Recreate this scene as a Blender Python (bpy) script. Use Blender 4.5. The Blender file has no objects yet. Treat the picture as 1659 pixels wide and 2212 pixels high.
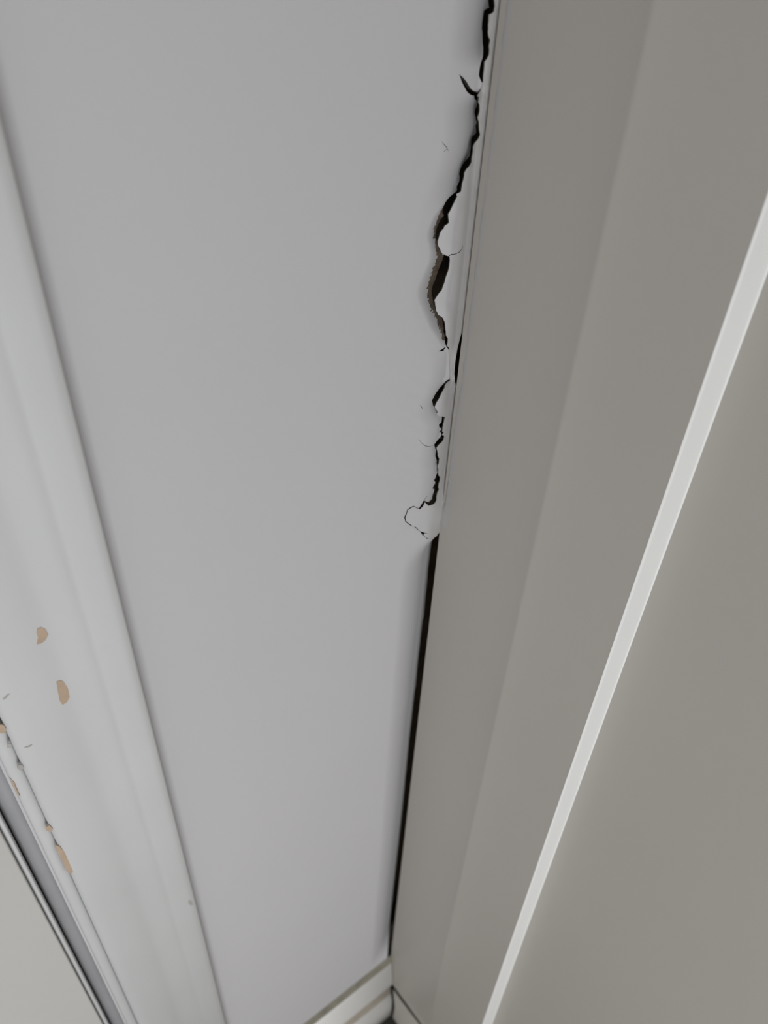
import bpy, bmesh, math, random
import numpy as np
from mathutils import Matrix, Vector
from mathutils.geometry import delaunay_2d_cdt

scn = bpy.context.scene
COL = scn.collection
rng = random.Random(7)
FZ = 0.19                                   # top of the skirting board above the floor; heights in the tables count from there

# ------------------------------------------------------------------ camera
ROT = [[0.801137218936614, -0.35121436569033354, 0.4845901626810478],
       [-0.5970356964130683, -0.5252393510278903, 0.6063596303682849],
       [0.04156360960107107, -0.7750948931998825, -0.6304763063687584]]
CAM = (-0.3085616640930965, -0.31837637886195486, 1.15 + FZ)
cd = bpy.data.cameras.new('camera'); cam = bpy.data.objects.new('camera', cd); COL.objects.link(cam)
m = Matrix([[ROT[i][0], -ROT[i][1], -ROT[i][2], CAM[i]] for i in range(3)] + [[0, 0, 0, 1]])
cam.matrix_world = m
cd.sensor_fit = 'VERTICAL'; cd.sensor_height = 36.0; cd.lens = 1661 / 2212 * 36.0
cd.clip_start = 0.01
cd.dof.use_dof = True; cd.dof.focus_distance = 0.47; cd.dof.aperture_fstop = 7.0
scn.camera = cam

# ------------------------------------------------------------------ light
w = bpy.data.worlds.new('world'); scn.world = w; w.use_nodes = True
w.node_tree.nodes['Background'].inputs[0].default_value = (0.8, 0.9, 1.0, 1)
w.node_tree.nodes['Background'].inputs[1].default_value = 0.3

def area(name, loc, target, sx, sy, power, col, shape='RECTANGLE'):
    d = bpy.data.lights.new(name, 'AREA'); d.shape = shape; d.size = sx; d.size_y = sy
    d.energy = power; d.color = col
    o = bpy.data.objects.new(name, d); COL.objects.link(o)
    o.location = loc
    o.rotation_euler = (Vector(target) - Vector(loc)).to_track_quat('-Z', 'Y').to_euler()
    return o
# added area lights, sources unseen: main light from behind the camera, weak one overhead
area('added_rear_light', (-0.80, -1.44, 0.78), (-0.80, 0.0, 0.70), 0.8, 1.1, 12.0, (0.97, 0.98, 1.0))
area('added_top_light', (-0.75, -0.75, 2.33), (-0.75, -0.75, 0.0), 0.3, 0.3, 0.8, (1.0, 0.95, 0.88), 'DISK')

vs = scn.view_settings
vs.view_transform = 'Standard'; vs.look = 'None'; vs.gamma = 1.0; vs.use_curve_mapping = False
vs.exposure = 0.33

# ------------------------------------------------------------------ materials
def mat(name, col, rough=0.5, var=0.0, scale=20.0, bump=0.0, bscale=400.0, spec=0.5, col2=None, thr=None):
    M = bpy.data.materials.new(name); M.use_nodes = True
    nt = M.node_tree; b = nt.nodes['Principled BSDF']
    b.inputs['Roughness'].default_value = rough
    b.inputs['Specular IOR Level'].default_value = spec
    tc = nt.nodes.new('ShaderNodeTexCoord')
    n = nt.nodes.new('ShaderNodeTexNoise'); n.inputs['Scale'].default_value = scale; n.inputs['Detail'].default_value = 4
    nt.links.new(tc.outputs['Object'], n.inputs['Vector'])
    r = nt.nodes.new('ShaderNodeValToRGB')
    c2 = col2 if col2 else tuple(c * (1 - var) for c in col)
    lo, hi = thr if thr else (0.3, 0.7)
    r.color_ramp.elements[0].position = lo; r.color_ramp.elements[1].position = hi
    r.color_ramp.elements[0].color = (*c2, 1); r.color_ramp.elements[1].color = (*col, 1)
    nt.links.new(n.outputs['Fac'], r.inputs['Fac']); nt.links.new(r.outputs['Color'], b.inputs['Base Color'])
    if bump:
        n2 = nt.nodes.new('ShaderNodeTexNoise'); n2.inputs['Scale'].default_value = bscale; n2.inputs['Detail'].default_value = 2
        nt.links.new(tc.outputs['Object'], n2.inputs['Vector'])
        bp = nt.nodes.new('ShaderNodeBump'); bp.inputs['Strength'].default_value = bump; bp.inputs['Distance'].default_value = 0.0005
        nt.links.new(n2.outputs['Fac'], bp.inputs['Height']); nt.links.new(bp.outputs['Normal'], b.inputs['Normal'])
    return M
M = dict(
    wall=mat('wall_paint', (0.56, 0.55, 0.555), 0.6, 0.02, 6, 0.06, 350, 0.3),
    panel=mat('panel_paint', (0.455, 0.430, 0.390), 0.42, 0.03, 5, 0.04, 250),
    edge=mat('panel_edge_paint', (0.90, 0.90, 0.88), 0.45, 0.02, 20),
    trim=mat('trim_gloss', (0.608, 0.610, 0.606), 0.55, 0.03, 12, 0.05, 90, 0.2),
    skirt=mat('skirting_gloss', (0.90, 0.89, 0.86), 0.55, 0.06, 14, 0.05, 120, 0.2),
    grime=mat('grime_line', (0.30, 0.28, 0.22), 0.7, 0.3, 60),
    door=mat('door_paint', (0.54, 0.53, 0.50), 0.5, 0.03, 8, 0.04, 120, 0.3),
    gasket=mat('grey_gasket', (0.36, 0.36, 0.37), 0.5, 0.1, 30),
    dark=mat('dark_gap_shade', (0.06, 0.056, 0.044), 0.9, 0.3, 80),  # near-black colour that paints in the shade of gaps and recesses
    timber=mat('raw_timber', (0.34, 0.27, 0.19), 0.8, 0.4, 60),
    paper=mat('torn_paper', (0.20, 0.155, 0.11), 0.9, 0.6, 300, 0.4, 900),
    wood=mat('bare_wood', (0.52, 0.39, 0.28), 0.7, 0.15, 120, 0.2, 500),
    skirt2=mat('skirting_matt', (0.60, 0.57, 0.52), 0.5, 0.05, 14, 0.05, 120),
    cove_band=mat('cove_band_gloss', (0.60, 0.54, 0.45), 0.6, 0.15, 40, 0.05, 120, 0.2),
    scuff=mat('scuff', (0.45, 0.43, 0.40), 0.7, 0.2, 200),
    floor=mat('floor_vinyl', (0.30, 0.26, 0.22), 0.6, 0.3, 12),
    ceil=mat('ceiling_paint', (0.75, 0.75, 0.74), 0.8, 0.02, 10),
)

# sealant: wall paint running over into the panel's paint across its width
def film_mat():
    F_ = mat('sealant_paint', (0.56, 0.55, 0.555), 0.5); nt = F_.node_tree; b = nt.nodes['Principled BSDF']
    at = nt.nodes.new('ShaderNodeAttribute'); at.attribute_name = 'across'
    mx = nt.nodes.new('ShaderNodeMix'); mx.data_type = 'RGBA'
    mx.inputs[6].default_value = (0.56, 0.55, 0.555, 1); mx.inputs[7].default_value = (0.41, 0.40, 0.385, 1)
    nt.links.new(at.outputs['Fac'], mx.inputs[0]); nt.links.new(mx.outputs[2], b.inputs['Base Color'])
    return F_
M['film'] = film_mat()

# ------------------------------------------------------------------ helpers
def mesh_obj(name, verts, faces, mats, parent=None, fm=None, smooth=False):
    me = bpy.data.meshes.new(name); me.from_pydata([tuple(v) for v in verts], [], faces)
    for k in (mats if isinstance(mats, (list, tuple)) else [mats]): me.materials.append(M[k])
    if fm is not None: me.polygons.foreach_set('material_index', fm)
    if smooth: me.polygons.foreach_set('use_smooth', [True] * len(me.polygons))
    me.update()
    o = bpy.data.objects.new(name, me); COL.objects.link(o)
    if parent: o.parent = parent
    return o
def struct(o, label, cat): o['kind'] = 'structure'; o['label'] = label; o['category'] = cat; return o
def thing(o, label, cat): o['label'] = label; o['category'] = cat; return o
def box(x0, x1, y0, y1, z0, z1):
    v = [(x, y, z) for x in (x0, x1) for y in (y0, y1) for z in (z0, z1)]
    return v, [(0, 1, 3, 2), (4, 6, 7, 5), (0, 4, 5, 1), (2, 3, 7, 6), (0, 2, 6, 4), (1, 5, 7, 3)]
def join(*vf):
    V, F = [], []
    for v, f in vf:
        F += [tuple(i + len(V) for i in q) for q in f]; V += list(v)
    return V, F
def extrude_profile(pts, axis, a, b, close=True, cap=True):
    """pts: 2-D outline; axis 'z': (x,y) swept in z; axis 'x': (y,z) swept in x; axis 'y': (x,z) swept in y."""
    def put(p, t):
        return {'z': (p[0], p[1], t), 'x': (t, p[0], p[1]), 'y': (p[0], t, p[1])}[axis]
    n = len(pts); V = [put(p, a) for p in pts] + [put(p, b) for p in pts]
    F = [(i, (i + 1) % n, n + (i + 1) % n, n + i) for i in range(n if close else n - 1)]
    if cap and close: F += [tuple(range(n))[::-1], tuple(range(n, 2 * n))]
    return V, F
def bevel(o, wdt, seg=3):
    md = o.modifiers.new('bevel', 'BEVEL'); md.width = wdt; md.segments = seg; md.limit_method = 'ANGLE'
    for p in o.data.polygons: p.use_smooth = True
    me = o.data
    md2 = o.modifiers.new('wn', 'WEIGHTED_NORMAL'); md2.keep_sharp = True
def sstep(a, b, x):
    t = np.clip((x - a) / (b - a), 0, 1); return t * t * (3 - 2 * t)

# ------------------------------------------------------------------ tables
# crack outlines on the unrolled corner surface, millimetres (across, height): left edge, right edge
CRACKS = {
 'A': ([(-7.61,1110.44),(-6.93,1107.76),(-5.88,1105.49),(-9.16,1104.78),(-9.27,1104.15),(-9.49,1101.53),(-9.45,1096.95),(-8.67,1095.29),(-8.39,1093.65),(-8.00,1091.28),(-6.99,1087.43),(-7.05,1085.51),(-7.89,1083.87),(-8.51,1080.76),(-8.49,1078.30),(-6.71,1075.71),(-5.70,1074.64)],
  [(-3.62,1110.35),(-2.77,1107.64),(-2.94,1105.40),(-3.83,1104.61),(-6.06,1104.05),(-5.68,1101.39),(-5.39,1096.78),(-4.81,1095.12),(-3.32,1093.41),(-3.66,1091.06),(-3.06,1087.21),(-4.02,1085.34),(-5.63,1083.74),(-5.32,1080.55),(-5.36,1078.09),(-5.10,1075.59),(-5.31,1074.61)]),
 'B': ([(-10.89,1069.61),(-10.37,1068.71),(-9.62,1066.36),(-7.83,1064.66),(-7.02,1062.01),(-7.95,1060.53),(-8.48,1059.01),(-7.36,1056.80),(-6.06,1053.48),(-6.60,1051.93),(-6.14,1050.54),(-5.48,1048.30),(-8.22,1046.70),(-8.77,1045.12),(-8.34,1041.22),(-8.39,1037.33),(-9.91,1035.83),(-12.09,1034.42),(-14.02,1032.98),(-15.15,1029.73),(-14.59,1026.21),(-16.21,1024.01),(-15.77,1023.14)],
  [(-8.58,1069.42),(-6.90,1068.43),(-6.91,1066.13),(-5.72,1064.48),(-5.30,1061.85),(-5.59,1060.31),(-6.28,1058.80),(-4.99,1056.57),(-4.23,1053.30),(-3.64,1051.62),(-3.02,1050.21),(-4.19,1048.16),(-6.38,1046.50),(-7.16,1044.94),(-7.04,1041.07),(-7.17,1037.17),(-8.29,1035.63),(-10.47,1034.21),(-11.52,1032.65),(-11.83,1029.28),(-12.48,1025.91),(-12.70,1023.51),(-14.63,1022.97)]),
 'C': ([(-16.56,1022.08),(-17.53,1021.70),(-21.68,1020.22),(-24.42,1018.45),(-25.66,1016.44),(-25.70,1014.24),(-25.74,1012.02),(-27.95,1010.59),(-28.93,1009.86),(-29.80,1008.66),(-30.44,1007.41),(-31.35,1004.85),(-31.23,1002.55),(-30.01,1000.04),(-28.29,997.41),(-27.27,995.82),(-25.95,993.69),(-25.36,991.68),(-25.50,990.76),(-26.41,989.03),(-26.91,985.76),(-27.47,982.97),(-29.36,979.95),(-31.06,977.36),(-32.12,975.61),(-32.76,972.77),(-33.09,969.84),(-31.97,966.55),(-30.13,963.06),(-28.65,959.62),(-27.33,956.69),(-24.89,954.11),(-23.60,951.14),(-22.17,948.10),(-20.39,944.94),(-18.65,941.76),(-16.19,939.46),(-15.03,937.49),(-14.34,934.51),(-13.30,931.97),(-12.38,930.02),(-10.46,927.66)],
  [(-15.16,1021.88),(-15.27,1021.37),(-17.12,1019.53),(-18.67,1017.56),(-19.91,1015.54),(-21.45,1013.56),(-21.17,1011.27),(-20.77,1009.40),(-21.14,1008.56),(-23.43,1007.58),(-23.88,1006.29),(-26.01,1003.92),(-26.54,1001.72),(-27.08,999.51),(-26.44,997.07),(-25.04,995.40),(-23.89,993.30),(-21.97,991.03),(-17.22,989.16),(-16.98,987.18),(-17.19,983.81),(-17.78,980.99),(-18.97,977.77),(-19.58,974.91),(-20.31,973.06),(-21.25,970.23),(-23.82,967.76),(-25.74,965.13),(-24.75,961.81),(-23.75,958.45),(-22.07,955.42),(-18.24,952.48),(-16.23,949.31),(-15.22,946.35),(-14.54,943.44),(-13.51,940.42),(-12.81,938.58),(-11.35,936.52),(-11.20,933.67),(-11.40,931.46),(-9.99,929.37),(-9.04,927.27)]),
 'E': ([(-10.49,901.50),(-11.08,901.13),(-13.50,899.56),(-16.74,897.19),(-19.70,893.50),(-19.42,892.15),(-18.84,890.58),(-18.35,888.66),(-16.97,886.29),(-15.96,884.81)],
  [(-9.69,901.25),(-9.69,900.70),(-11.60,898.96),(-13.68,896.21),(-16.58,892.47),(-17.17,891.41),(-17.38,890.10),(-15.86,887.83),(-14.17,885.35),(-14.33,884.26)]),
 'F': ([(-8.79,878.59),(-9.23,874.82),(-9.21,871.51),(-11.26,870.91),(-10.68,868.38),(-9.35,867.03),(-8.79,866.03),(-9.21,864.50),(-10.56,864.11),(-7.84,861.63),(-8.37,859.79),(-9.95,858.66),(-11.68,857.60),(-13.91,856.38),(-12.91,853.25),(-11.66,848.60),(-11.89,845.88),(-10.46,841.07),(-9.59,839.30),(-9.26,836.29),(-8.68,833.17),(-7.78,829.15),(-8.34,828.65),(-9.28,825.35),(-10.64,823.70),(-9.09,820.07),(-10.46,818.40),(-11.18,816.45),(-9.22,814.09),(-10.35,810.01),(-10.75,807.88),(-10.07,805.89)],
  [(-6.59,877.84),(-7.09,874.07),(-7.45,870.89),(-7.75,869.67),(-7.62,867.28),(-7.66,866.43),(-6.17,865.09),(-7.67,863.94),(-5.70,862.35),(-5.36,860.73),(-5.89,858.87),(-7.23,857.66),(-9.75,856.88),(-11.44,855.45),(-10.35,852.28),(-9.47,847.75),(-7.80,844.29),(-7.85,840.04),(-8.72,838.95),(-7.74,835.69),(-7.48,832.68),(-6.57,828.66),(-5.19,827.35),(-4.99,823.57),(-5.78,821.66),(-5.84,818.69),(-4.91,816.03),(-6.12,814.28),(-6.36,812.86),(-6.24,808.21),(-7.21,806.32),(-9.08,805.45)]),
 'G': ([(-18.77,812.34),(-19.73,811.08),(-21.10,809.41),(-22.38,808.30),(-22.84,807.51)],
  [(-17.81,811.91),(-18.13,810.38),(-19.18,808.55),(-20.94,807.65),(-22.29,807.26)]),
 'slit1': ([(2.12,938.37),(1.35,932.39),(0.44,925.67),(-0.15,916.70),(0.09,907.68),(1.37,901.56),(2.05,898.79)],
  [(2.41,938.49),(2.83,933.02),(3.05,926.81),(3.32,918.17),(3.14,909.12),(2.52,902.12),(2.36,898.94)]),
 'slit2': ([(-0.04,773.54),(-3.36,767.29),(-4.70,760.52),(-5.93,750.33),(-6.12,733.74),(-6.56,716.69),(-5.97,699.64),(-5.94,679.79),(-5.55,660.22),(-6.35,654.12),(-6.62,640.84),(-6.73,620.06),(-6.97,598.53),(-6.39,567.75),(-7.09,552.48),(-7.17,519.55),(-7.50,482.71),(-6.50,338.67),(-7.58,171.09),(-7.94,48.45),(-6.34,12.82)],
  [(0.41,773.81),(0.14,765.74),(-0.08,758.20),(0.08,747.32),(-0.47,730.69),(-0.58,713.32),(-0.47,696.41),(-0.68,676.57),(0.19,656.84),(-0.35,650.23),(-0.67,636.87),(-0.54,615.75),(-0.66,593.95),(-0.83,563.48),(-0.64,547.39),(-0.96,514.36),(-0.95,476.91),(-0.85,332.56),(-0.83,162.23),(-0.21,36.99),(-0.20,3.43)]),
}
HOLES = {
 'branch': [(-21.85,1080.42),(-20.2,1077.6),(-18.0,1074.7),(-15.8,1072.0),(-12.8,1069.6),(-10.9,1068.6),(-8.5,1068.3),(-7.2,1068.3),(-9.0,1070.6),(-12.0,1072.0),(-14.0,1073.8),(-16.3,1076.3),(-19.0,1078.6)],
 'prong': [(-18.95,929.67),(-15.92,929.57),(-13.45,929.86),(-12.17,929.39),(-13.57,928.64),(-13.74,927.77),(-16.13,928.55)],
 'wedge1': [(-19.84,785.44),(-17.58,784.03),(-15.04,781.51),(-15.43,780.56),(-16.45,779.58),(-17.79,782.02)],
 'wedge2': [(-13.62,775.90),(-11.05,774.32),(-8.67,772.49),(-9.39,771.51),(-11.31,772.95)],
}
HAIRLINES = {
 'h_flakeA': [(-21.49,989.88),(-19.04,989.40),(-16.03,990.15),(-11.76,989.34),(-8.99,989.61),(-7.42,990.92),(-6.93,992.43)],
 'h_E0': [(-6.19,903.04),(-8.50,902.73),(-10.27,901.25)],
 'h_E1': [(-15.83,884.69),(-12.67,881.14),(-8.39,878.59)],
 'h_F': [(-9.46,806.05),(-12.09,806.36),(-13.85,806.72)],
 'h_G0': [(-15.01,813.99),(-17.10,813.64),(-18.22,812.04)],
 'h_D': [(-22.46,807.59),(-24.74,809.46),(-27.48,812.16),(-30.42,812.42),(-33.06,811.72),(-34.06,808.61),(-35.43,805.86),(-34.14,801.43),(-31.58,798.08),(-27.66,794.07),(-24.94,792.13),(-20.54,786.29),(-19.09,784.70)],
 'h_D2': [(-16.26,782.45),(-12.00,779.49)],
 'h_D3': [(-16.03,780.08),(-13.44,776.10)],
 'crease': [(-28.46,869.76),(-25.68,865.07),(-21.71,861.00),(-17.80,858.03),(-14.39,856.37)],
 'scratch1': [(-29.27,1050.67),(-27.52,1048.95),(-25.78,1047.43),(-24.29,1045.48)],
 'scratch2': [(-27.43,1045.62),(-26.27,1046.38),(-25.38,1046.72)],
 'scratch3': [(-29.64,895.54),(-27.91,893.26),(-26.49,890.38)],
}
SEAM = [(-4.28,1110.36),(-4.56,1105.17),(-8.04,1104.34),(-7.47,1099.22),(-5.70,1092.39),(-4.71,1088.40),(-6.66,1081.51),(-6.46,1078.44),(-5.53,1074.67),(-6.22,1071.18),(-8.12,1069.24),(-8.35,1066.72),(-6.97,1064.05),(-6.33,1062.06),(-6.67,1060.14),(-7.37,1058.47),(-6.11,1056.60),(-5.17,1052.75),(-4.77,1050.25),(-5.07,1048.03),(-7.41,1046.26),(-7.88,1042.90),(-7.68,1039.42),(-7.89,1036.43),(-9.36,1035.21),(-11.44,1033.61),(-12.74,1031.19),(-13.31,1028.19),(-13.58,1025.36),(-15.37,1023.93),(-15.82,1022.31),(-18.46,1019.80),(-21.60,1015.88),(-22.73,1011.63),(-24.45,1009.42),(-27.38,1006.17),(-28.64,1002.60),(-28.69,1000.07),(-26.96,996.41),(-24.20,992.77),(-21.84,989.95),(-20.98,985.51),(-22.45,980.41),(-24.10,976.65),(-26.05,972.38),(-28.46,969.02),(-28.40,965.07),(-26.87,960.44),(-24.96,955.65),(-21.33,951.83),(-18.96,946.78),(-16.54,941.63),(-14.27,937.97),(-12.65,933.83),(-11.87,930.49),(-9.99,927.44),(-8.36,917.32),(-5.78,902.91),(-8.50,902.73),(-10.27,901.25),(-14.14,897.70),(-18.23,892.48),(-17.48,889.11),(-15.54,885.65),(-12.71,881.51),(-8.39,878.59),(-7.83,877.32),(-8.05,872.31),(-9.30,869.08),(-7.66,865.53),(-8.49,862.10),(-7.32,859.03),(-8.81,857.69),(-11.92,856.20),(-11.91,852.38),(-10.48,846.82),(-9.59,842.56),(-9.01,839.18),(-8.23,834.09),(-7.22,828.84),(-7.19,824.75),(-8.06,820.99),(-7.58,816.64),(-8.00,812.63),(-8.07,809.27),(-9.46,806.05),(-13.85,806.72),(-18.22,812.04),(-19.29,809.99),(-21.62,807.64),(-22.46,807.59),(-24.74,809.46),(-27.48,812.16),(-30.42,812.42),(-33.06,811.72),(-34.06,808.61),(-35.43,805.86),(-34.14,801.43),(-31.58,798.08),(-27.66,794.07),(-24.94,792.13),(-20.54,786.29),(-17.09,781.94),(-13.02,776.35),(-10.49,773.28),(-7.12,771.18),(-3.51,771.27),(-0.82,773.66)]
DIVIDERS = {
 'd1': [(-16.15,1022.36),(-9.89,1020.47),(3.30,1018.90)],
 'd2': [(-21.49,989.88),(-19.04,989.40),(-16.03,990.15),(-11.76,989.34),(-8.99,989.61),(-7.42,990.92),(-6.93,992.43),(-3.42,992.58),(11.19,996.55)],
 'd3': [(-9.52,926.68),(-3.10,924.25),(3.02,924.73),(18.89,932.38)],
 'd4': [(-5.78,902.91),(0.32,898.89),(6.89,900.72),(19.18,906.75)],
 'd5': [(-8.39,878.59),(-2.81,875.96),(5.87,878.11),(22.65,887.01)],
 'd6': [(-9.46,806.05),(-3.70,805.22),(4.19,807.21),(24.67,820.72)],
}
CHIPS = [
 [(-281.60,855.69),(-279.79,855.22),(-278.17,852.72),(-277.70,848.25),(-279.84,845.57),(-282.19,845.05),(-284.37,845.95),(-282.74,849.78),(-282.67,853.06)],
 [(-281.54,813.75),(-279.45,813.01),(-278.19,810.59),(-277.38,804.37),(-277.80,797.37),(-279.97,794.76),(-282.53,794.82),(-283.24,798.72),(-282.56,805.78)],
 [(-313.31,675.82),(-311.47,671.41),(-310.38,663.46),(-309.56,656.16),(-308.59,646.56),(-310.10,638.13),(-312.44,636.07),(-313.55,641.23),(-313.62,656.42),(-313.92,668.93)],
 [(-313.89,698.35),(-311.98,697.82),(-310.89,693.20),(-312.20,690.46),(-313.61,692.70),(-314.53,695.02)],
 [(-315.30,803.08),(-312.29,800.13),(-311.83,796.31),(-313.08,793.85),(-317.05,796.46)],
 [(-314.22,785.55),(-312.64,783.79),(-313.26,780.28),(-314.93,781.72)],
 [(-313.97,764.70),(-311.88,762.67),(-311.84,759.52),(-313.70,758.97),(-314.76,761.57)],
 [(-320.17,751.91),(-319.15,747.87),(-319.32,741.41),(-319.48,733.21),(-320.18,734.30),(-320.31,741.59)],
 [(-307.58,777.11),(-305.63,776.86),(-303.45,776.65),(-304.96,775.45),(-306.64,776.02)],
 [(-307.81,819.87),(-305.45,821.59),(-303.82,821.48),(-305.96,819.59),(-307.52,818.91)],
 [(-244.35,513.99),(-242.28,508.05),(-242.21,502.18),(-244.39,504.23),(-245.67,510.01)],
]

# ------------------------------------------------------------------ room shell
ZT = 2.4
X0, X1, Y0 = -1.5, 0.020, -1.45
struct(mesh_obj('floor', *box(X0 - 0.1, X1 + 0.1, Y0 - 0.1, 0.1, -0.05, 0.0), 'floor'), 'floor with painted dark shade at the foot of the corner', 'floor')
fg = mesh_obj('floor_corner_shade', *join(box(-0.236, 0.018, -0.032, -0.0005, 0.0002, 0.0012), box(-0.010, 0.018, Y0 + 0.01, -0.032, 0.0002, 0.0012)), 'dark', bpy.data.objects['floor'])  # dark pads that paint the corner's shade onto the floor
fg['label'] = 'painted dark shade between floor and skirting'
struct(mesh_obj('ceiling', *box(X0 - 0.1, X1 + 0.1, Y0 - 0.1, 0.1, ZT, ZT + 0.05), 'ceil'), 'plain white ceiling above the corner', 'ceiling')
struct(mesh_obj('wall_side', *box(X0 - 0.08, X0, Y0, 0.08, 0, ZT), 'wall'), 'plain painted wall facing the panelled side', 'wall')
struct(mesh_obj('wall_back', *join(box(X0, -1.28, Y0 - 0.08, Y0, 0, ZT), box(-0.36, X1, Y0 - 0.08, Y0, 0, ZT), box(-1.28, -0.36, Y0 - 0.08, Y0, 2.12, ZT)), 'wall'),
       'plain painted wall with an open doorway behind the viewer', 'wall')

# ------------------------------------------------------------------ corner surface: unrolled (s, z) -> space, millimetres
def densify(l, step, jit=0.0):
    out = [l[0]]
    for a, b in zip(l[:-1], l[1:]):
        n = max(1, int(math.hypot(b[0] - a[0], b[1] - a[1]) / step))
        for k in range(1, n + 1):
            t = k / n; p = (a[0] + (b[0] - a[0]) * t, a[1] + (b[1] - a[1]) * t)
            if k < n and jit: p = (p[0] + rng.uniform(-jit, jit), p[1] + rng.uniform(-jit, jit))
            out.append(p)
    return out
def rib(l, wd):
    """thin tapering slot along a polyline"""
    l = densify(l, 1.2, 0.12); n = len(l); L_, R_ = [], []
    for i, p in enumerate(l):
        a = l[max(0, i - 1)]; b = l[min(n - 1, i + 1)]
        dx, dz = b[0] - a[0], b[1] - a[1]; q = math.hypot(dx, dz) or 1
        h = wd * (0.15 + 0.85 * math.sin(math.pi * (i + 0.5) / n) ** 0.6) * rng.uniform(0.6, 1.2) / 2
        L_.append((p[0] - dz / q * h, p[1] + dx / q * h)); R_.append((p[0] + dz / q * h, p[1] - dx / q * h))
    return L_ + R_[::-1]
ZTOP = 1300.0
# the crack runs on upwards past the top of the picture
up = [(-7.6, 1110.44), (-6.2, 1118), (-8.5, 1131), (-6.0, 1146), (-7.2, 1160), (-4.5, 1175), (-6.0, 1190)]
upr = [(-3.62, 1110.35), (-3.0, 1119), (-5.2, 1130), (-3.4, 1147), (-4.6, 1161), (-3.0, 1174), (-6.0, 1190)]
CRACKS['A'] = (up[::-1][:-1] + CRACKS['A'][0], upr[::-1][:-1] + CRACKS['A'][1])
CRACKS['slit1'] = tuple([(a - 2.6, b) for a, b in q] for q in CRACKS['slit1'])
CL0 = list(CRACKS['C'][0])                      # where the wall starts to bend in round the widest hole
CW = [(1 if 6 < i < 36 else 0.3) * 0.62 * (r[0] - l[0]) for i, (l, r) in enumerate(zip(*CRACKS['C']))]
CRACKS['C'] = ([(l[0] + w_, l[1]) for l, w_ in zip(CRACKS['C'][0], CW)], CRACKS['C'][1])
polys = []
for k, (l, r) in CRACKS.items():
    j = 0.0 if k.startswith('slit') else 0.28
    l = densify(l, 1.5 if j else 6, j); r = densify(r, 1.5 if j else 6, j if j else 0.25)
    polys.append(l + r[::-1])
for k, l in HOLES.items(): polys.append(densify(l + [l[0]], 1.5, 0.1)[:-1])
WID = dict(h_D=0.75, h_flakeA=0.55, crease=0.30, scratch1=0.3, scratch2=0.25, scratch3=0.25, h_D2=0.5, h_D3=0.5)
for k, l in HAIRLINES.items(): polys.append(rib(l, WID.get(k, 0.55)))

cm = [((l[0] + r[0]) / 2, (l[1] + r[1]) / 2) for l, r in zip(*CRACKS['C'])]
c_lo, c_hi = min(p[1] for p in cm), max(p[1] for p in cm)
SEAM = [p for p in SEAM[:45] if p[1] > c_hi] + cm + [p for p in SEAM if p[1] < c_lo]
seam = [(-6.0, ZTOP), (-6.0, 1190.0), (-3.75, 1175), (-5.9, 1160), (-4.7, 1146), (-6.8, 1131), (-4.6, 1118)] + SEAM
S0, S1 = -48.0, 11.0
V2, E2 = [], []
def add_line(l, closed=False):
    b = len(V2); V2.extend(l)
    for i in range(len(l) - 1): E2.append((b + i, b + i + 1))
    if closed: E2.append((b + len(l) - 1, b))
for p in polys: add_line(p, True)
add_line(densify(seam + [(S1, seam[-1][1] + 8)], 1.2))
for k, l in DIVIDERS.items():
    add_line(densify([p for p in l if p[0] < S1 - 0.5] + [(S1, l[-1][1])], 0.8))
add_line([(S0, 0.0), (S1, 0.0), (S1, ZTOP), (S0, ZTOP)], True)
z = 0.0
zs = np.arange(0, ZTOP + 1e-6, 2.6)
for i, zz in enumerate(zs):
    fine = 760 < zz < 1130
    for s in (np.arange(S0 + 3, S1, 1.7 if fine else 2.4)):
        jj = 0.3
        V2.append((min(S1, s + rng.uniform(-jj, jj)), min(ZTOP, max(0, zz + rng.uniform(-jj, jj)))))
    V2.append((S0, zz)); V2.append((S1, zz))
for zz in np.arange(932, 1022, 0.75):
    for s in np.arange(-42, -12, 0.75): V2.append((s + rng.uniform(-.2, .2), zz + rng.uniform(-.2, .2)))
res = delaunay_2d_cdt([Vector(p) for p in V2], E2, [], 0, 1e-4)
P = np.array([(v.x, v.y) for v in res[0]]); T = np.array([f for f in res[2] if len(f) == 3])
C = P[T].mean(1)
def inside(poly, pts):
    poly = np.array(poly); x, y = pts[:, 0], pts[:, 1]; r = np.zeros(len(pts), bool)
    bb = (x >= poly[:, 0].min()) & (x <= poly[:, 0].max()) & (y >= poly[:, 1].min()) & (y <= poly[:, 1].max())
    idx = np.nonzero(bb)[0]
    if len(idx) == 0: return r
    px, py = x[idx], y[idx]; c = np.zeros(len(idx), bool)
    x1, y1 = poly[:, 0], poly[:, 1]; x2, y2 = np.roll(x1, -1), np.roll(y1, -1)
    for a, b, d, e in zip(x1, y1, x2, y2):
        if b == e: continue
        c ^= ((b > py) != (e > py)) & (px < (d - a) * (py - b) / (e - b) + a)
    r[idx] = c; return r
hole = np.zeros(len(T), bool)
for p in polys: hole |= inside(p, C)
slitL = CRACKS['slit2'][0]
low = [(q[0], q[1]) for q in slitL] + [(slitL[-1][0], -5), (S1 + 5, -5), (S1 + 5, slitL[0][1] + 10.5)]
hole |= inside(low, C)
film_poly = seam + [(S1 + 5, seam[-1][1] + 11), (S1 + 5, ZTOP + 5), (-6.0, ZTOP + 5)]
film = inside(film_poly, C) & ~hole
wallt = ~film & ~hole

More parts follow.
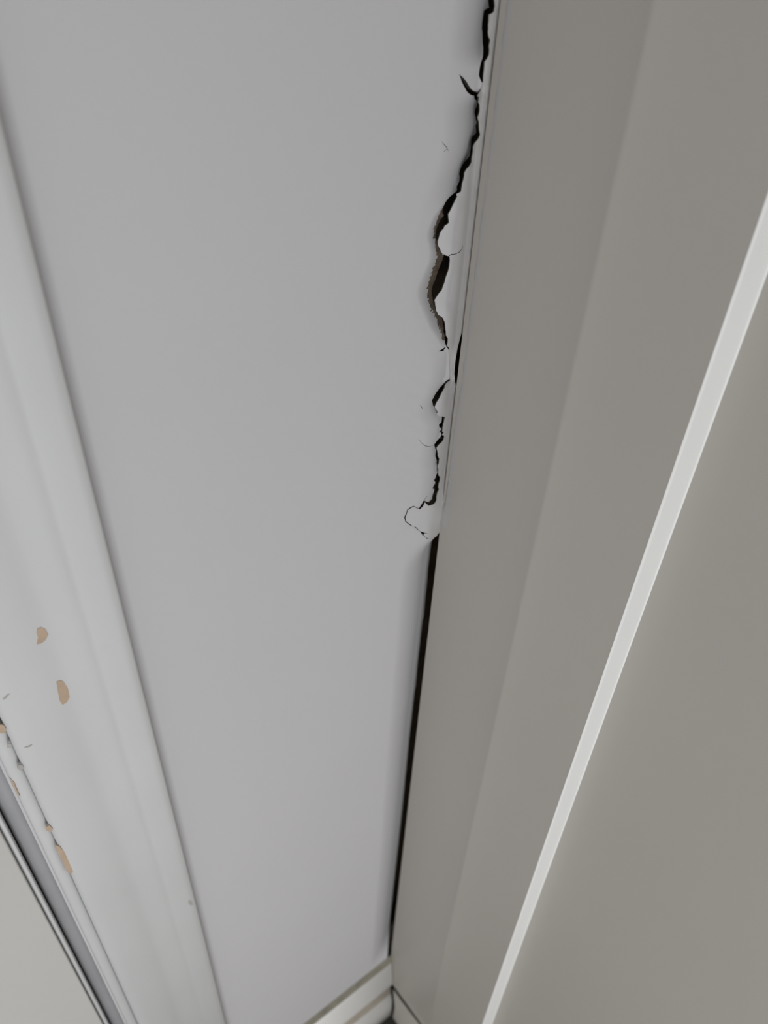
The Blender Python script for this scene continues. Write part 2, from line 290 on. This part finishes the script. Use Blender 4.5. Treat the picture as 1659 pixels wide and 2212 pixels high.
# shape of the surface
le = []
for k in ('A', 'B', 'C', 'E', 'F', 'slit2'): le += [(b, a) for a, b in CRACKS[k][0]]
le += [(ZTOP, -6.0), (1195, -6.0), (915, -9.0), (795, -10.0)]
le.sort(); lz = np.array([q[0] for q in le]); ls = np.array([q[1] for q in le])
gz = np.arange(0, ZTOP, 2.0); gs = np.interp(gz, lz, ls)
ker = np.exp(-0.5 * (np.arange(-9, 10) / 3.0) ** 2); ker /= ker.sum()
gs_s = np.convolve(np.pad(gs, 9, mode='edge'), ker, 'valid')
def edge(zz, smooth=True): return np.interp(zz, gz, gs_s if smooth else gs)
def win(zz, a, b, f): return sstep(a - f, a + f, zz) * (1 - sstep(b - f, b + f, zz))
def nz(s, zz):
    return np.sin(zz * 0.21 + 1.3 * np.sin(zz * 0.083)) * 0.6 + np.sin(zz * 0.53 + s * 0.4) * 0.4
cz_ = np.array([q[1] for q in CL0])[::-1]; cs_ = np.array([q[0] for q in CL0])[::-1]; cw_ = np.array(CW)[::-1]
gcl = np.convolve(np.pad(np.interp(gz, cz_, cs_), 3, mode='edge'), np.ones(7) / 7, 'valid')
gcw = np.convolve(np.pad(np.interp(gz, cz_, cw_), 3, mode='edge'), np.ones(7) / 7, 'valid')
def wall_disp(s, zz):
    d = np.maximum(edge(zz) - s, 0); fade = sstep(-47, -36, s)
    top = win(zz, 1024, 5000, 12) * (1 - 0.7 * win(zz, 1068, 1088, 6)) * 13.0 * np.clip((22.0 - d) / 22.0, 0, 1) ** 2.0
    mid = win(zz, 792, 925, 14) * (5.0 * np.clip((15.0 - d) / 15.0, 0, 1) ** 2 + 0.12 * nz(s, zz))
    lowr = (1 - sstep(742, 778, zz)) * sstep(4, 40, zz) * (21.0 * np.clip((28.0 - d) / 28.0, 0, 1) ** 1.8 - 2.2 * (1 - sstep(0.0, 6.5, d)))
    dc = np.interp(zz, gz, gcl) - s; wc = np.interp(zz, gz, gcw)
    cur = win(zz, 932, 1019, 5) * (1.15 * wc + 1.4) * (1 - sstep(-1, 1, (dc + 0.2 * wc - 1.2) / (0.75 * wc + 2.2)))
    cz = win(zz, 925, 1024, 10) * 1.2 * np.clip((16.0 - np.maximum(dc, 0)) / 16.0, 0, 1) ** 2
    return (top + mid + lowr + cur + cz) * fade, cur * fade
seam_z = np.array([q[1] for q in seam])[::-1]; seam_s = np.array([q[0] for q in seam])[::-1]
o_ = np.argsort(seam_z); seam_z, seam_s = seam_z[o_], seam_s[o_]
def film_raw(s, zz):
    liftw = win(zz, 992, 1020, 4) * 1.0 + win(zz, 940, 989, 4) * 0.9 + win(zz, 884, 899, 4) * 1.0 + win(zz, 783, 803, 4) * 1.0
    lift = -liftw * np.exp(-((s - edge(zz) - 6) / 6.0) ** 2)
    up_ = win(zz, 890, 5000, 25)
    ridge = up_ * (0.7 * np.exp(-((s + 5.2) / 2.2) ** 2) + 0.55 * np.exp(-((s - 3.4) / 1.6) ** 2) - 0.25 * np.exp(-((s + 0.4) / 1.6) ** 2))
    base = win(zz, 1024, 5000, 12) * 1.2 * np.exp(-np.maximum(s + 6, 0) / 2.5)
    flakeD = -0.6 * win(zz, 786, 806, 5) * np.exp(-((s + 24) / 10.0) ** 2)
    skin = -0.40 * (1 - sstep(3.0, 10.5, s)) + 0.12 * sstep(7.5, 11, s)
    deep = 3.0 * np.clip((s + 17) / 16, 0, 1) ** 1.1 * (1 - sstep(0.5, 3.5, s)) * sstep(790, 830, zz)
    sink = 0.9 * (1 - sstep(772, 792, zz)) * sstep(-3, 1, s)
    return lift + ridge + base + flakeD + skin + sink + deep + 0.10 * nz(s, zz) * up_
def film_disp(s, zz):
    ss = np.interp(zz, seam_z, seam_s)
    closed = win(zz, 902, 929, 4) + win(zz, 1071, 1084, 3) + (1 - sstep(767, 774, zz)) + win(zz, 1192, 9000, 4)
    gap = wall_disp(ss, zz)[0] - film_raw(ss, zz)
    k = closed * np.exp(-(np.maximum(s - ss, 0) / 3.5) ** 2) * (1 - sstep(-2.0, 0.0, s))
    fr = film_raw(s, zz)
    return fr + k * gap, np.maximum(fr + k * gap, 0) 
def profile(s, zz, dsp, shear):
    r = 0.4 + 1.0 * sstep(790, 830, zz)
    t = np.clip((s + r) / (2 * r), 0, 1)
    x = np.where(s < -r, s, np.where(s > r, 0, -(1 - t) ** 2 * r))
    y = np.where(s < -r, 0, np.where(s > r, -s, -t ** 2 * r))
    th = t * math.pi / 2
    x = x + shear * 0.9 * np.cos(th)
    return np.stack([(x + np.sin(th) * dsp) / 1000, (y + np.cos(th) * dsp) / 1000, zz / 1000 + FZ], 1), np.stack([np.sin(th), np.cos(th), 0 * th], 1)
def place(kind, s, zz):
    if kind == 'wall': dsp, cur = wall_disp(s, zz)
    else: (dsp, shr), cur = film_disp(s, zz), np.zeros(len(s))
    pos, nrm = profile(s, zz, dsp, np.maximum(dsp, 0) if kind == 'wall' else shr)
    return pos, nrm, cur
def true_normals(kind, s, zz):
    e = 0.25
    du = place(kind, s + e, zz)[0] - place(kind, s - e, zz)[0]; dv = place(kind, s, zz + e)[0] - place(kind, s, zz - e)[0]
    n = np.cross(du, dv); return n / np.linalg.norm(n, axis=1)[:, None]
EDGE_T = {}
for ti, t in enumerate(T):
    for i in range(3):
        a, c = int(t[i]), int(t[(i + 1) % 3]); EDGE_T.setdefault((min(a, c), max(a, c)), []).append(ti)

def build_piece(name, sel, kind, mats, thick, parent=None, extra=None):
    tri0 = T[sel].copy()
    a = P[tri0]; cr = (a[:, 1, 0] - a[:, 0, 0]) * (a[:, 2, 1] - a[:, 0, 1]) - (a[:, 1, 1] - a[:, 0, 1]) * (a[:, 2, 0] - a[:, 0, 0])
    tri0[cr < 0] = tri0[cr < 0][:, ::-1]
    used, inv = np.unique(tri0, return_inverse=True); tri = inv.reshape(-1, 3)
    pp = P[used]; s, zz = pp[:, 0], pp[:, 1]
    pos, nrm, cur = place(kind, s, zz); tn = true_normals(kind, s, zz)
    faces = [tuple(map(int, t)) for t in tri]
    fm = [0] * len(faces)
    if kind == 'wall':
        jag = np.array([rng.uniform(-1, 1) for _ in zz]) * 0.8 + 0.5 * np.sin(zz * 0.9 + 2 * np.sin(zz * 0.37)) + 0.4 * np.sin(zz * 2.3)
        amp = 1.15 * np.interp(zz, gz, gcw) + 1.4
        fm = [int((cur[list(t)] / amp[list(t)] + 0.11 * jag[list(t)]).mean() > 0.58 and cur[list(t)].mean() > 0.8) for t in faces]
    V = [tuple(q) for q in pos]; N = [tuple(q) for q in tn]
    vmap = {}
    def dupv(i, back):
        key = (i, back)
        if key not in vmap:
            q = pos[i] + nrm[i] * (thick / 1000 if back else 0.0)
            vmap[key] = len(V); V.append(tuple(q)); N.append((0.0, 0.0, 0.0))
        return vmap[key]
    # broken edges: every border on a crack gets a return that runs back into the wall
    for t, t0 in zip(list(faces), tri0):
        for i in range(3):
            a_, c_ = int(t0[i]), int(t0[(i + 1) % 3])
            nb = EDGE_T[(min(a_, c_), max(a_, c_))]
            if len(nb) == 2 and hole[nb].any():
                p, q = t[i], t[(i + 1) % 3]
                faces.append((dupv(q, 0), dupv(p, 0), dupv(p, 1), dupv(q, 1))); fm.append(2 if kind == 'wall' else 1)
    if extra:
        k = len(V); V += extra[0]; N += [(0.0, -1.0, 0.0)] * len(extra[0]); faces += [tuple(i + k for i in q) for q in extra[1]]; fm += [0] * len(extra[1])
    o = mesh_obj(name, V, faces, mats, parent, fm, True)
    o.data.normals_split_custom_set_from_vertices(N)
    if kind == 'film':
        at = o.data.attributes.new('across', 'FLOAT', 'POINT')
        vals = np.zeros(len(V), np.float32); vals[:len(s)] = sstep(-17, -5, s); at.data.foreach_set('value', vals)
    return o

# painted left wall with its broken edge, plus the plain part up to the door opening and above
XD = -0.3235                                     # edge of the door opening
def quad(x0, x1, z0, z1): return [(x0, 0, z0), (x1, 0, z0), (x1, 0, z1), (x0, 0, z1)], [(0, 1, 2, 3)]
plain = join(quad(XD, S0 / 1000, 0, ZT), quad(S0 / 1000, 0.0, FZ + ZTOP / 1000, ZT), quad(S0 / 1000, -0.004, 0.0, FZ),
             quad(X0, XD - 0.78, 0, ZT), quad(XD - 0.78, XD, 2.03, ZT))
wl = build_piece('wall_left', wallt, 'wall', ['wall', 'paper', 'dark'], 3.0, None, plain)
struct(wl, 'pale grey painted wall whose edge has split open along the corner', 'wall')

# sealant skin bridging to the panel: pieces between the tears
names = ['d1', 'd2', 'd3', 'd4', 'd5', 'd6']
root = bpy.data.objects.new('corner_sealant', None); COL.objects.link(root); root.location = (0, 0, FZ)
root['label'] = 'cracked and peeling white sealant strip bridging the wall corner'; root['category'] = 'sealant'
def divz(k, s):
    l = DIVIDERS[k]; l = [p for p in l if p[0] < S1 - 0.5] + [(S1, l[-1][1])]
    l = sorted(l); return np.interp(s, [p[0] for p in l], [p[1] for p in l])
lev = np.zeros(len(T), int)
for k in names: lev += (C[:, 1] < divz(k, C[:, 0])).astype(int)
plab = ['long upper strip of sealant with a ragged left edge', 'rounded paint flake curling out of the crack', 'pale torn flake beside the widest, brown-edged hole', 'unbroken bridge of sealant with a narrow slit at its right',
        'small pointed flake below the slit', 'thin ragged strip of sealant', 'broad tongue-shaped flake lifting off the wall']
pn = ['sealant_strip', 'paint_flake', 'paint_flake', 'sealant_strip', 'paint_flake', 'sealant_strip', 'paint_flake']
for i in range(7):
    sel = film & (lev == i)
    if sel.sum() < 3: continue
    o = build_piece(pn[i], sel, 'film', ['film', 'dark'], 0.7, root)
    o.location = (0, 0, -FZ); o['label'] = plab[i]

# hollow behind the wall edge: studs and backing seen dark through the cracks
cv = join(([(-0.12, 0.06, 0), (0.06, 0.06, 0), (0.06, 0.06, ZT), (-0.12, 0.06, ZT)], [(0, 1, 2, 3)]),
          ([(-0.12, 0.0005, 0), (-0.12, 0.06, 0), (-0.12, 0.06, ZT), (-0.12, 0.0005, ZT)], [(0, 1, 2, 3)]),
          ([(0.06, -0.02, 0), (0.06, 0.06, 0), (0.06, 0.06, ZT), (0.06, -0.02, ZT)], [(3, 2, 1, 0)]),
          ([(0.0205, -0.02, 0), (0.06, -0.02, 0), (0.06, -0.02, ZT), (0.0205, -0.02, ZT)], [(0, 1, 2, 3)]))
struct(mesh_obj('wall_core', *cv, 'timber'), 'dark timber core showing through the cracks', 'wall')

# ------------------------------------------------------------------ right side: proud panel, white edge, wall beyond
YE = -0.1608; TH = 0.020
ys = np.concatenate([np.linspace(-0.0006, -0.06, 14), np.linspace(-0.063, -0.115, 40), np.linspace(-0.12, YE, 10)])
zg = np.concatenate([np.linspace(-0.075, 0.30, 40), np.linspace(0.32, ZT - FZ, 60)])
def panel_x(y, zz):
    yr = -0.0905
    a = sstep(-0.06, 0.16, zz)
    t = np.where(y > yr, np.exp((y - yr) * -1 / 0.022), np.exp((y - yr) / 0.020))
    g = -(0.0032 * t) * a
    dent = 0.0012 * math.exp(-((y + 0.058) / 0.018) ** 2 - ((zz + 0.02) / 0.05) ** 2)
    return float(g + dent)
def panel_bottom(y): return -0.0805 + 0.24 * max(0.0, min(-y, 0.085) - 0.0118)
PV, PF = [], []
for j, zz in enumerate(zg):
    for y in ys:
        zb = panel_bottom(y) + 0.002
        z2 = zb + (zz - zg[0]) * (ZT - FZ - zb) / (zg[-1] - zg[0])
        PV.append((panel_x(y, z2), y, z2 + FZ))
n = len(ys)
for j in range(len(zg) - 1):
    for i in range(n - 1):
        PF.append((j * n + i, j * n + n + i, j * n + n + i + 1, j * n + i + 1))
# back and far end of the board
b = len(PV)
for j in (0, len(zg) - 1):
    PV += [(TH, ys[0], PV[j * n][2]), (TH, ys[-1], PV[j * n + n - 1][2])]
PF += [(0, b, b + 2, (len(zg) - 1) * n), (b, b + 1, b + 3, b + 2)]
PF += [tuple(list(range(n - 1, -1, -1)) + [b, b + 1])]
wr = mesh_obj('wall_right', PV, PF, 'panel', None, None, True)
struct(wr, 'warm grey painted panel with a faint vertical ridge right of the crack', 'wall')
wr.data.polygons.foreach_set('use_smooth', [len(p.vertices) == 4 and p.index < (len(zg) - 1) * (n - 1) for p in wr.data.polygons])
# white lacquered edge of the board, its arris slightly eased
ez0 = panel_bottom(-0.16) + 0.002 + FZ
ep = [(0.0, YE), (0.0004, YE - 0.0007), (0.0012, YE - 0.0010), (TH - 0.0010, YE - 0.0010), (TH, YE - 0.0016), (TH, YE)]
o = mesh_obj('trim_1', *extrude_profile(ep, 'z', ez0, ZT), 'edge'); struct(o, 'narrow bright white board edge running down the right side', 'trim')
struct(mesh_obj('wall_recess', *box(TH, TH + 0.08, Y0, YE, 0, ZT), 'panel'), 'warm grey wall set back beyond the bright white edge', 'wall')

# ------------------------------------------------------------------ skirting boards
# outline seen from the end: (y, z above floor)
prof = [(0.0, FZ - 0.003), (-0.0022, FZ - 0.0035), (-0.0034, FZ - 0.013), (-0.0045, FZ - 0.016), (-0.0065, FZ - 0.030), (-0.0095, FZ - 0.055), (-0.0112, FZ - 0.070), (-0.0108, FZ - 0.078),
        (-0.0085, FZ - 0.086), (-0.0080, FZ - 0.096), (-0.0105, FZ - 0.112), (-0.0150, FZ - 0.130), (-0.0165, FZ - 0.150), (-0.0165, 0.006), (0.0, 0.006)]
bl = mesh_obj('baseboard_left', *extrude_profile(prof, 'x', -0.2395, -0.0012), ['skirt', 'cove_band'], None, [1 if 7 <= i <= 9 else 0 for i in range(17)], True)  # cove faces take a darker, browner colour
struct(bl, 'moulded cream white skirting board below the pale wall', 'baseboard')
for p in bl.data.polygons:
    if len(p.vertices) > 4: p.use_smooth = False
gl = mesh_obj('grime_line', *extrude_profile([(0.0, FZ + 0.0015), (-0.0018, FZ), (-0.0040, FZ - 0.012), (-0.0040, FZ - 0.0148), (0.0, FZ - 0.0148)], 'x', -0.2395, -0.0004), 'grime', bl)
gl['label'] = 'dirty olive line where the skirting meets the wall'
V = []; F = []; fm = []
yy = np.linspace(-0.0225, YE, 24)
for y in yy:
    zt = FZ + panel_bottom(y) - 0.018
    pts = [(0.014, zt + 0.006), (0.0040, zt + 0.002), (0.0010, zt), (0.0006, zt - 0.05), (0.0, zt - 0.075), (-0.0006, 0.006), (0.02, 0.006), (0.02, zt + 0.006)]
    V += [(a, y if y < -0.0226 else float(np.interp(FZ - c, [0.07, 0.078, 0.086, 0.096, 0.112, 0.130, 0.15], [-0.0112, -0.0108, -0.0085, -0.008, -0.0105, -0.015, -0.0165])) - 0.0042, c) for a, c in pts]
k = 8
for j in range(len(yy) - 1):
    for i in range(k): F.append((j * k + i, j * k + (i + 1) % k, (j + 1) * k + (i + 1) % k, (j + 1) * k + i)); fm.append(1 if i in (0, 1, 7) else 0)  # top faces coloured dark to paint in the shade under the panel
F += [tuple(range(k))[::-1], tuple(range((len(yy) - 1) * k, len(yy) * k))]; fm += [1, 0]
struct(mesh_obj('baseboard_right', V, F, ['skirt2', 'dark'], None, fm, False), 'warm grey skirting board under the panel, with the shade of the gap above painted on its top', 'baseboard')

# ------------------------------------------------------------------ door casing on the left wall (x, y)
cas = [(-0.2372, 0.0), (-0.2378, -0.0125), (-0.2395, -0.0145), (-0.2440, -0.0150), (-0.2520, -0.0142), (-0.2562, -0.0130), (-0.2578, -0.0124), (-0.2590, -0.0130), (-0.2640, -0.0122), (-0.2690, -0.0112),
       (-0.2735, -0.0104), (-0.2765, -0.0104), (-0.2800, -0.0114), (-0.2850, -0.0130), (-0.2920, -0.0138), (-0.3010, -0.0138), (-0.3090, -0.0132), (-0.3118, -0.0118), (-0.3124, -0.0075), (-0.3124, 0.0)]
cas = [(a - 0.0014 * max(0.0, min(1.0, (a + 0.3124) / 0.03)), c) for a, c in cas]
cas = cas[:2] + [(a, -0.0140 + 0.55 * (c + 0.0140)) for a, c in cas[2:-3]] + cas[-3:]
def casing_y(x):
    l = sorted(cas[1:-1]); return float(np.interp(x, [p[0] for p in l], [p[1] for p in l]))
ca = mesh_obj('trim_2', *extrude_profile(cas, 'z', 0.0, 2.10), 'trim', None, None, True)
struct(ca, 'white moulded door casing with chipped paint on the left', 'trim')
for p in ca.data.polygons:
    if len(p.vertices) > 4: p.use_smooth = False
clab = ['small half-round chip of bare wood, upper', 'oval chip of bare wood', 'long sliver of bare wood at the inner edge', 'dot of bare wood at the inner edge', 'brownish chip near the picture edge',
        'faint chip at the inner edge', 'greyish chip at the inner edge', 'thin orange sliver on the jamb edge', 'faint dark scuff', 'short dark scuff', 'faint scuff low on the casing']
for i, ch in enumerate(CHIPS):
    pts = [(a / 1000, c / 1000) for a, c in densify(ch + [ch[0]], 1.5, 0.12)[:-1]]
    if i == 7: pts = [(a, c) for a, c in pts]
    n = len(pts)
    cx = sum(p[0] for p in pts) / n; cz = sum(p[1] for p in pts) / n
    V = []
    def sy(x):
        if i in (2, 3, 4, 5, 6): return -0.0126
        return (casing_y(x) if x > -0.3122 else (-0.0095 if x > -0.3195 else -0.0085))
    for lift, sc in ((0.00022, 1.0), (-0.0004, 1.0)):
        for a, c in pts: V.append((a, sy(a) - lift, c + FZ))
    mid = len(V); V.append((cx, sy(cx) - 0.00022, cz + FZ))
    F = [(mid, j, (j + 1) % n) for j in range(n)] + [(j, n + j, n + (j + 1) % n, (j + 1) % n) for j in range(n)]
    o = mesh_obj('paint_chip' if i < 8 else 'scuff_mark', V, F, 'wood' if i < 8 and i not in (5, 6) else 'scuff', ca)
    o['label'] = clab[i]

# ------------------------------------------------------------------ door jamb, seal and door leaf
jp = [(-0.3120, 0.02), (-0.3122, -0.0070), (-0.3132, -0.0088), (-0.3145, -0.0096), (-0.3165, -0.0098), (-0.3190, -0.0092), (-0.3203, -0.0078), (-0.3207, -0.0050), (-0.3208, 0.10), (-0.3120, 0.10)]
o = mesh_obj('trim_3', *extrude_profile(jp, 'z', 0.0, 2.06), 'trim', None, None, True); struct(o, 'narrow rounded white door jamb edge beside the casing', 'trim')
for p in o.data.polygons:
    if len(p.vertices) > 4: p.use_smooth = False
sp = [(-0.3214, 0.05), (-0.3214, 0.0035), (-0.3218, 0.0006), (-0.3226, -0.0006), (-0.3262, 0.0), (-0.3290, 0.0016), (-0.3312, 0.0045), (-0.3328, 0.0085), (-0.3330, 0.05)]
o = mesh_obj('door_seal', *extrude_profile(sp, 'z', 0.0, 2.03), 'gasket', None, None, True)
struct(o, 'smooth grey strip in the gap between jamb and door', 'seal')
for p in o.data.polygons:
    if len(p.vertices) > 4: p.use_smooth = False
dr = bpy.data.objects.new('door_1', None); COL.objects.link(dr); dr.location = (-0.72, 0.0, 0)
struct(dr, 'off-white door leaf at the lower left beside its jamb', 'door')
lf = mesh_obj('door_leaf', *box(-1.095 + 0.72, -0.3366 + 0.72, -0.004, 0.036, 0.008, 2.03), 'door', dr); bevel(lf, 0.0012, 2)
bd = mesh_obj('edge_bead', *extrude_profile([(-0.3327, 0.034), (-0.3327, -0.0012), (-0.3330, -0.0026), (-0.3338, -0.0032), (-0.3350, -0.0026), (-0.3356, -0.0010), (-0.3358, 0.0005), (-0.3368, 0.0007), (-0.3368, 0.034)], 'z', 0.008, 2.03), 'trim', dr, None, True)
bd.location = (0.72, 0, 0)
for p in bd.data.polygons:
    if len(p.vertices) > 4: p.use_smooth = False
# far side of the door opening
struct(mesh_obj('trim_4', *box(-1.175, -1.10, -0.014, 0.10, 0, 2.06), 'trim'), 'white door casing on the far side of the door', 'trim')
# added dark sheet behind the opening so that the gap round the door stays dark
struct(mesh_obj('door_backing', *box(-1.15, -0.3000, 0.101, 0.115, 0, 2.06), 'dark'), 'dark backing behind the gap round the door', 'wall')

# ------------------------------------------------------------------ added ceiling lamp, out of view
lamp = bpy.data.objects.new('added_ceiling_lamp', None); COL.objects.link(lamp); lamp.location = (-0.75, -0.75, ZT)
thing(lamp, 'added round flush ceiling lamp, unseen above the hall', 'lamp')
def disc(r, z0, z1, n=40):
    return ([(r * math.cos(2 * math.pi * i / n), r * math.sin(2 * math.pi * i / n), zz) for zz in (z0, z1) for i in range(n)],
            [tuple(range(n))[::-1], tuple(range(n, 2 * n))] + [(i, (i + 1) % n, n + (i + 1) % n, n + i) for i in range(n)])
mesh_obj('added_lamp_base', *disc(0.16, -0.055, 0.0), 'trim', lamp)
